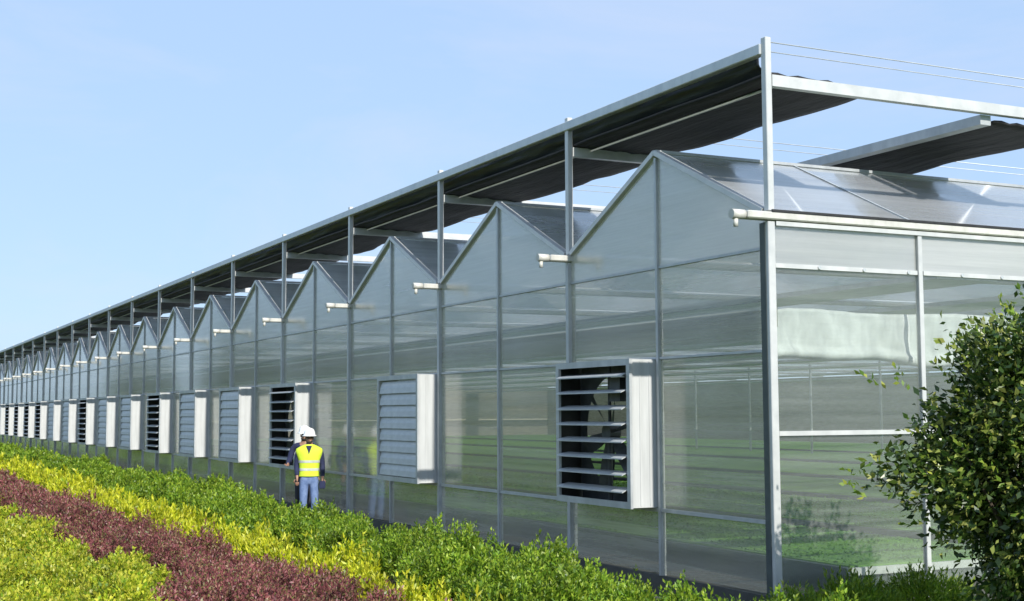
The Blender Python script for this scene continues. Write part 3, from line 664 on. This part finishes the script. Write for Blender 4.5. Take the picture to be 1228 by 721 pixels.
# ------------------------------------------------------------------ distant woodland (mirrored in the glazing)
def woodland():
    V0, Q0 = [], []; base = 0
    rr = random.Random(5)
    for i in range(120):
        a = math.radians(rr.uniform(150, 395)) if i % 2 else math.radians(rr.uniform(170, 260))
        if 95 < math.degrees(a) % 360 < 168: continue
        d = rr.uniform(120, 190); cx, cy = math.cos(a)*d-10, math.sin(a)*d-5
        if cy > -30 and cx < 60: continue
        h = rr.uniform(7, 14); n = 500
        P = RNG.normal(size=(n, 3)); P = unit(P)*RNG.uniform(.55, 1, (n, 1)); P = P*np.array([h*.42, h*.42, h*.46])+np.array([cx, cy, h*.44])
        D = unit(RNG.normal(size=(n, 3))); s = np.full(n, h*.16); V, Q = leaf_quads(P, D, s, s*.8)
        V0.append(V); Q0.append(Q+base); base += len(V)
    o = link('distant_woodland', np_mesh('woodland', np.concatenate(V0), np.concatenate(Q0)), 'leaf_wood')
    tag(o, 'far belt of trees across the lawn, seen only mirrored in the glazing', 'woodland', kind='stuff')
woodland()

# ------------------------------------------------------------------ people
def skin_mesh(verts, edges, radii, sub=2, root=0):
    me = bpy.data.meshes.new('tmp'); me.from_pydata([Vector(v) for v in verts], edges, [])
    o = bpy.data.objects.new('tmp', me); COL.objects.link(o)
    md = o.modifiers.new('Skin', 'SKIN'); md.use_smooth_shade = True
    for i, r in enumerate(radii):
        sv = me.skin_vertices[0].data[i]; sv.radius = (r, r) if not isinstance(r, tuple) else r
        sv.use_root = (i == root)
    ms = o.modifiers.new('Sub', 'SUBSURF'); ms.levels = sub; ms.render_levels = sub
    dg = bpy.context.evaluated_depsgraph_get(); ev = o.evaluated_get(dg)
    res = bpy.data.meshes.new_from_object(ev); bpy.data.objects.remove(o); bpy.data.meshes.remove(me)
    for p in res.polygons: p.use_smooth = True
    return res
def chain(pts): return [(i, i+1) for i in range(len(pts)-1)]
def join_meshes(ms, name):
    bm = bmesh.new()
    for m in ms: bm.from_mesh(m)
    return mesh_of(bm, name)
def lathe(prof, n=20, sx=1, sy=1):
    bm = bmesh.new(); rings = []
    for r, z in prof: rings.append([bm.verts.new((math.cos(2*math.pi*i/n)*r*sx, math.sin(2*math.pi*i/n)*r*sy, z)) for i in range(n)])
    for a, b in zip(rings[:-1], rings[1:]):
        for i in range(n): bm.faces.new((a[i], a[(i+1) % n], b[(i+1) % n], b[i]))
    bm.faces.new(rings[-1]); return bm
def person(loc, rz, label, vest, arms, trouser, top, S=1.0):
    """stands on loc facing local -Y. arms: list of (shoulder, elbow, wrist, hand direction) for the two sides"""
    root = tag(empty('person', loc, rz), label, 'person', 'people by the fans'); root.scale = (S*0.93, S*0.95, S)
    # ---- body: pelvis, spine, neck, head, limbs
    v = [(0, 0, .92), (0, .01, 1.08), (0, .005, 1.26), (0, .02, 1.40), (0, .01, 1.47), (0, -.005, 1.535), (0, -.012, 1.60)]
    r = [(.135, .10), (.125, .095), (.15, .105), (.10, .07), .052, (.066, .082), (.066, .080)]
    e = chain(v)
    def add(p, rad, fr): v.append(p); r.append(rad); e.append((fr, len(v)-1)); return len(v)-1
    hands = []
    for s, (sh_, el, wr, hd) in zip((-1, 1), arms):
        a = add((s*.17, .015, 1.385), .062, 3); b = add(sh_, .055, a); c = add(el, .043, b); d = add(wr, .030, c)
        w_, h_ = Vector(wr), Vector(hd).normalized(); q = add(tuple(w_+h_*.05), (.038, .018), d); add(tuple(w_+h_*.085), (.038, .015), q)
        hands.append((w_, h_, s))
    for s in (-1, 1):
        a = add((s*.095, 0, .86), .088, 0); b = add((s*.105, -.012, .50), .058, a); c = add((s*.11, .012, .30), .055, b); d = add((s*.112, .015, .09), .040, c)
        f = add((s*.118, -.07, .045), .040, d); add((s*.125, -.16, .035), .030, f)
    ms = [skin_mesh(v, e, r)]
    for w_, h_, s in hands:          # five fingers each
        side = h_.cross(Vector((0, 1, 0))).normalized() if abs(h_.y) < .9 else Vector((1, 0, 0)); nrm = side.cross(h_)
        for j, (o_, ln) in enumerate(((-.027, .062), (-.009, .075), (.009, .070), (.026, .055))):
            p0 = w_+h_*.08+side*o_; p1 = p0+h_*ln*.5+nrm*.008; p2 = p1+h_*ln*.4+nrm*.022
            ms.append(skin_mesh([p0, p1, p2], [(0, 1), (1, 2)], [.0095, .0088, .0075], 1))
        p0 = w_+h_*.03+side*(.032*s); ms.append(skin_mesh([p0, p0+h_*.03+side*(.025*s), p0+h_*.06+side*(.030*s)], [(0, 1), (1, 2)], [.012, .0105, .009], 1))
    bm = bmesh.new(); bmesh.ops.create_cone(bm, segments=8, radius1=.016, radius2=.005, depth=.045, cap_ends=True)
    for q in bm.verts: q.co = Vector((q.co.x, -.088-(q.co.z*-1)*.35*0+(-.008 if q.co.z < 0 else .004), 1.565+q.co.z))
    ms.append(mesh_of(bm, 'nose'))
    for s in (-1, 1):
        bm = bmesh.new(); bmesh.ops.create_uvsphere(bm, u_segments=8, v_segments=6, radius=1)
        for q in bm.verts: q.co = Vector((s*.072+q.co.x*.012, q.co.y*.020, 1.57+q.co.z*.030))
        ms.append(mesh_of(bm, 'ear'))
    link('body', join_meshes(ms, 'body'), 'skin', root)
    fm = bmesh.new()
    for s in (-1, 1): add_box(fm, (s*.030-.013, -.094, 1.576), (s*.030+.013, -.080, 1.585))
    add_box(fm, (-.024, -.090, 1.512), (.024, -.078, 1.519)); link('eyes_and_mouth', mesh_of(fm, 'eyes_and_mouth'), 'dark_hair', root)
    link('beard', skin_mesh([(-.05, -.03, 1.535), (-.035, -.058, 1.50), (0, -.070, 1.492), (.035, -.058, 1.50), (.05, -.03, 1.535)], [(0, 1), (1, 2), (2, 3), (3, 4)], [.018, .022, .026, .022, .018], 1, 2), 'dark_hair', root)
    link('hair', skin_mesh([(0, .035, 1.625), (0, .05, 1.57), (0, .04, 1.52)], [(0, 1), (1, 2)], [(.074, .06), (.072, .045), (.05, .03)], 2), 'dark_hair', root)
    # ---- shirt with sleeves
    sv = [(0, 0, .90), (0, .01, 1.08), (0, .005, 1.26), (0, .018, 1.40), (0, .012, 1.45)]; sr = [(.150, .112), (.140, .108), (.150, .112), (.10, .078), (.065, .06)]; se = chain(sv)
    for s, (sh_, el, wr, hd) in zip((-1, 1), arms):
        pts = [(s*.17, .015, 1.385), sh_, el, tuple(Vector(el).lerp(Vector(wr), .55)), tuple(Vector(el).lerp(Vector(wr), .95))]; fr = 3
        for p_, q in zip(pts, (.066, .066, .056, .050, .044)):
            sv.append(p_); sr.append(q); se.append((fr, len(sv)-1)); fr = len(sv)-1
    link('shirt', skin_mesh(sv, se, sr), top, root)
    # ---- trousers
    tv = [(0, 0, .97), (0, 0, .90)]; tr = [(.150, .112), (.158, .120)]; te = [(0, 1)]
    for s in (-1, 1):
        fr = 1
        for p_, q in zip([(s*.095, 0, .82), (s*.105, -.012, .50), (s*.11, .010, .30), (s*.113, .012, .09)], (.108, .078, .074, .072)):
            tv.append(p_); tr.append(q); te.append((fr, len(tv)-1)); fr = len(tv)-1
    link('trousers', skin_mesh(tv, te, tr), trouser, root)
    for s in (-1, 1):
        link('boot', skin_mesh([(s*.112, .02, .11), (s*.114, .015, .055), (s*.12, -.08, .05), (s*.127, -.165, .042)], [(0, 1), (1, 2), (2, 3)], [.052, .056, (.048, .05), (.040, .038)], 2, 1), 'boot', root)
    if vest:
        prof = [(.90, .198, .142), (.98, .192, .140), (1.08, .190, .140), (1.18, .206, .148), (1.28, .240, .150), (1.345, .258, .138), (1.385, .245, .122), (1.42, .19, .105), (1.45, .115, .088), (1.462, .085, .075)]
        bm = bmesh.new(); rings = []; nn = 32
        for zz, ax, ay in prof:
            rg = []
            for i in range(nn):
                a = 2*math.pi*i/nn; c_, s_ = math.cos(a), math.sin(a); ex = 0.8
                wr_ = 1+0.02*math.sin(5*a+zz*31)
                rg.append(bm.verts.new((math.copysign(abs(c_)**ex, c_)*ax*wr_, math.copysign(abs(s_)**ex, s_)*ay*wr_+.008, zz)))
            rings.append(rg)
        for A_, B_ in zip(rings[:-1], rings[1:]):
            for i in range(nn): bm.faces.new((A_[i], A_[(i+1) % nn], B_[(i+1) % nn], B_[i]))
        vm = mesh_of(bm, 'safety_vest')
        for p_ in vm.polygons: p_.use_smooth = True
        vest_o = link('safety_vest', vm, 'hi_vis', root)
        for z, rx, ry in ((1.02, .205, .160), (1.16, .205, .160)):
            bm = bmesh.new(); n = 28
            # band follows the vest: cast each column outward to the vest surface
            cols = []
            for i in range(n):
                a = 2*math.pi*i/n; dv = Vector((math.cos(a), math.sin(a), 0)); cols.append(dv)
            from mathutils.bvhtree import BVHTree
            bt = BVHTree.FromPolygons([q.co for q in vm.vertices], [list(q.vertices) for q in vm.polygons])
            ring = []
            for dv in cols:
                pr = []
                for zz in (z-.022, z+.022):
                    hit = bt.ray_cast(Vector((0, 0, zz))+dv*.6, -dv)[0]; hit = hit if hit else Vector((dv.x*rx, dv.y*ry, zz))
                    pr.append(bm.verts.new(Vector((hit.x, hit.y, zz))+dv*.006))
                ring.append(pr)
            for i in range(n): bm.faces.new((ring[i][0], ring[(i+1) % n][0], ring[(i+1) % n][1], ring[i][1]))
            link('tape', mesh_of(bm, 'tape'), 'reflective_tape', vest_o)
        bm = bmesh.new()     # open V neck showing the dark shirt
        pts = [(-.055, -.112, 1.44), (.055, -.112, 1.44), (.0, -.152, 1.29)]
        A = [bm.verts.new(p_) for p_ in pts]; B = [bm.verts.new((p_[0]*.8, p_[1]+.05, p_[2])) for p_ in pts]
        bm.faces.new(A); bm.faces.new(B[::-1])
        for i in range(3): bm.faces.new((A[i], B[i], B[(i+1) % 3], A[(i+1) % 3]))
        link('neckline', mesh_of(bm, 'neckline'), top, vest_o)
    bm = lathe([(.148, 1.615), (.150, 1.622), (.122, 1.632), (.119, 1.66), (.108, 1.70), (.082, 1.735), (.045, 1.752), (.012, 1.757)], 24, .92, 1.05)
    for q in bm.verts:
        if q.co.z < 1.625 and q.co.y < 0: q.co.y *= 1.18; q.co.z -= .006
    he = link('hard_hat', mesh_of(bm, 'hard_hat'), 'helmet_white', root, (0, .005, 0))
    for p_ in he.data.polygons: p_.use_smooth = True
    bm = bmesh.new(); add_box(bm, (-.012, -.10, 1.715), (.012, .10, 1.765)); link('ridge', mesh_of(bm, 'ridge'), 'helmet_white', he)
    return root
p1 = person((-12.35, -0.62, 0.006), math.radians(70), 'worker in fluorescent yellow vest, blue jeans and white hard hat by the open fan', True,
       [((-.215, .02, 1.32), (-.24, .03, 1.09), (-.225, -.07, .88), (.05, -.2, -1)), ((.215, .02, 1.32), (.25, .04, 1.09), (.255, -.06, .87), (-.05, -.1, -1))], 'denim', 'navy_cloth', 0.98)
p2 = person((-13.25, -0.42, 0.006), math.radians(62), 'second person in white hard hat, mostly hidden behind the worker in yellow vest', False,
       [((-.235, .02, 1.33), (-.30, -.02, 1.10), (-.27, -.26, 1.06), (.1, -1, .05)), ((.235, .02, 1.33), (.27, .03, 1.09), (.25, -.08, .86), (-.05, -.1, -1))], 'dark_trouser', 'navy_cloth', 1.0)
def held_bag():
    bm = bmesh.new(); add_box(bm, (-.055, -.03, -.075), (.055, .03, .06)); bmesh.ops.bevel(bm, geom=bm.edges[:], offset=.012, segments=2, affect='EDGES')
    M = p1.matrix_basis; pos = M @ Vector((.252, -.08, .755))
    o = link('handheld_case', mesh_of(bm, 'handheld_case'), 'navy_cloth', None, pos, (0, 0, math.radians(70)))
    tag(o, 'small dark blue case held in the hand of the worker in yellow vest', 'case')
held_bag()
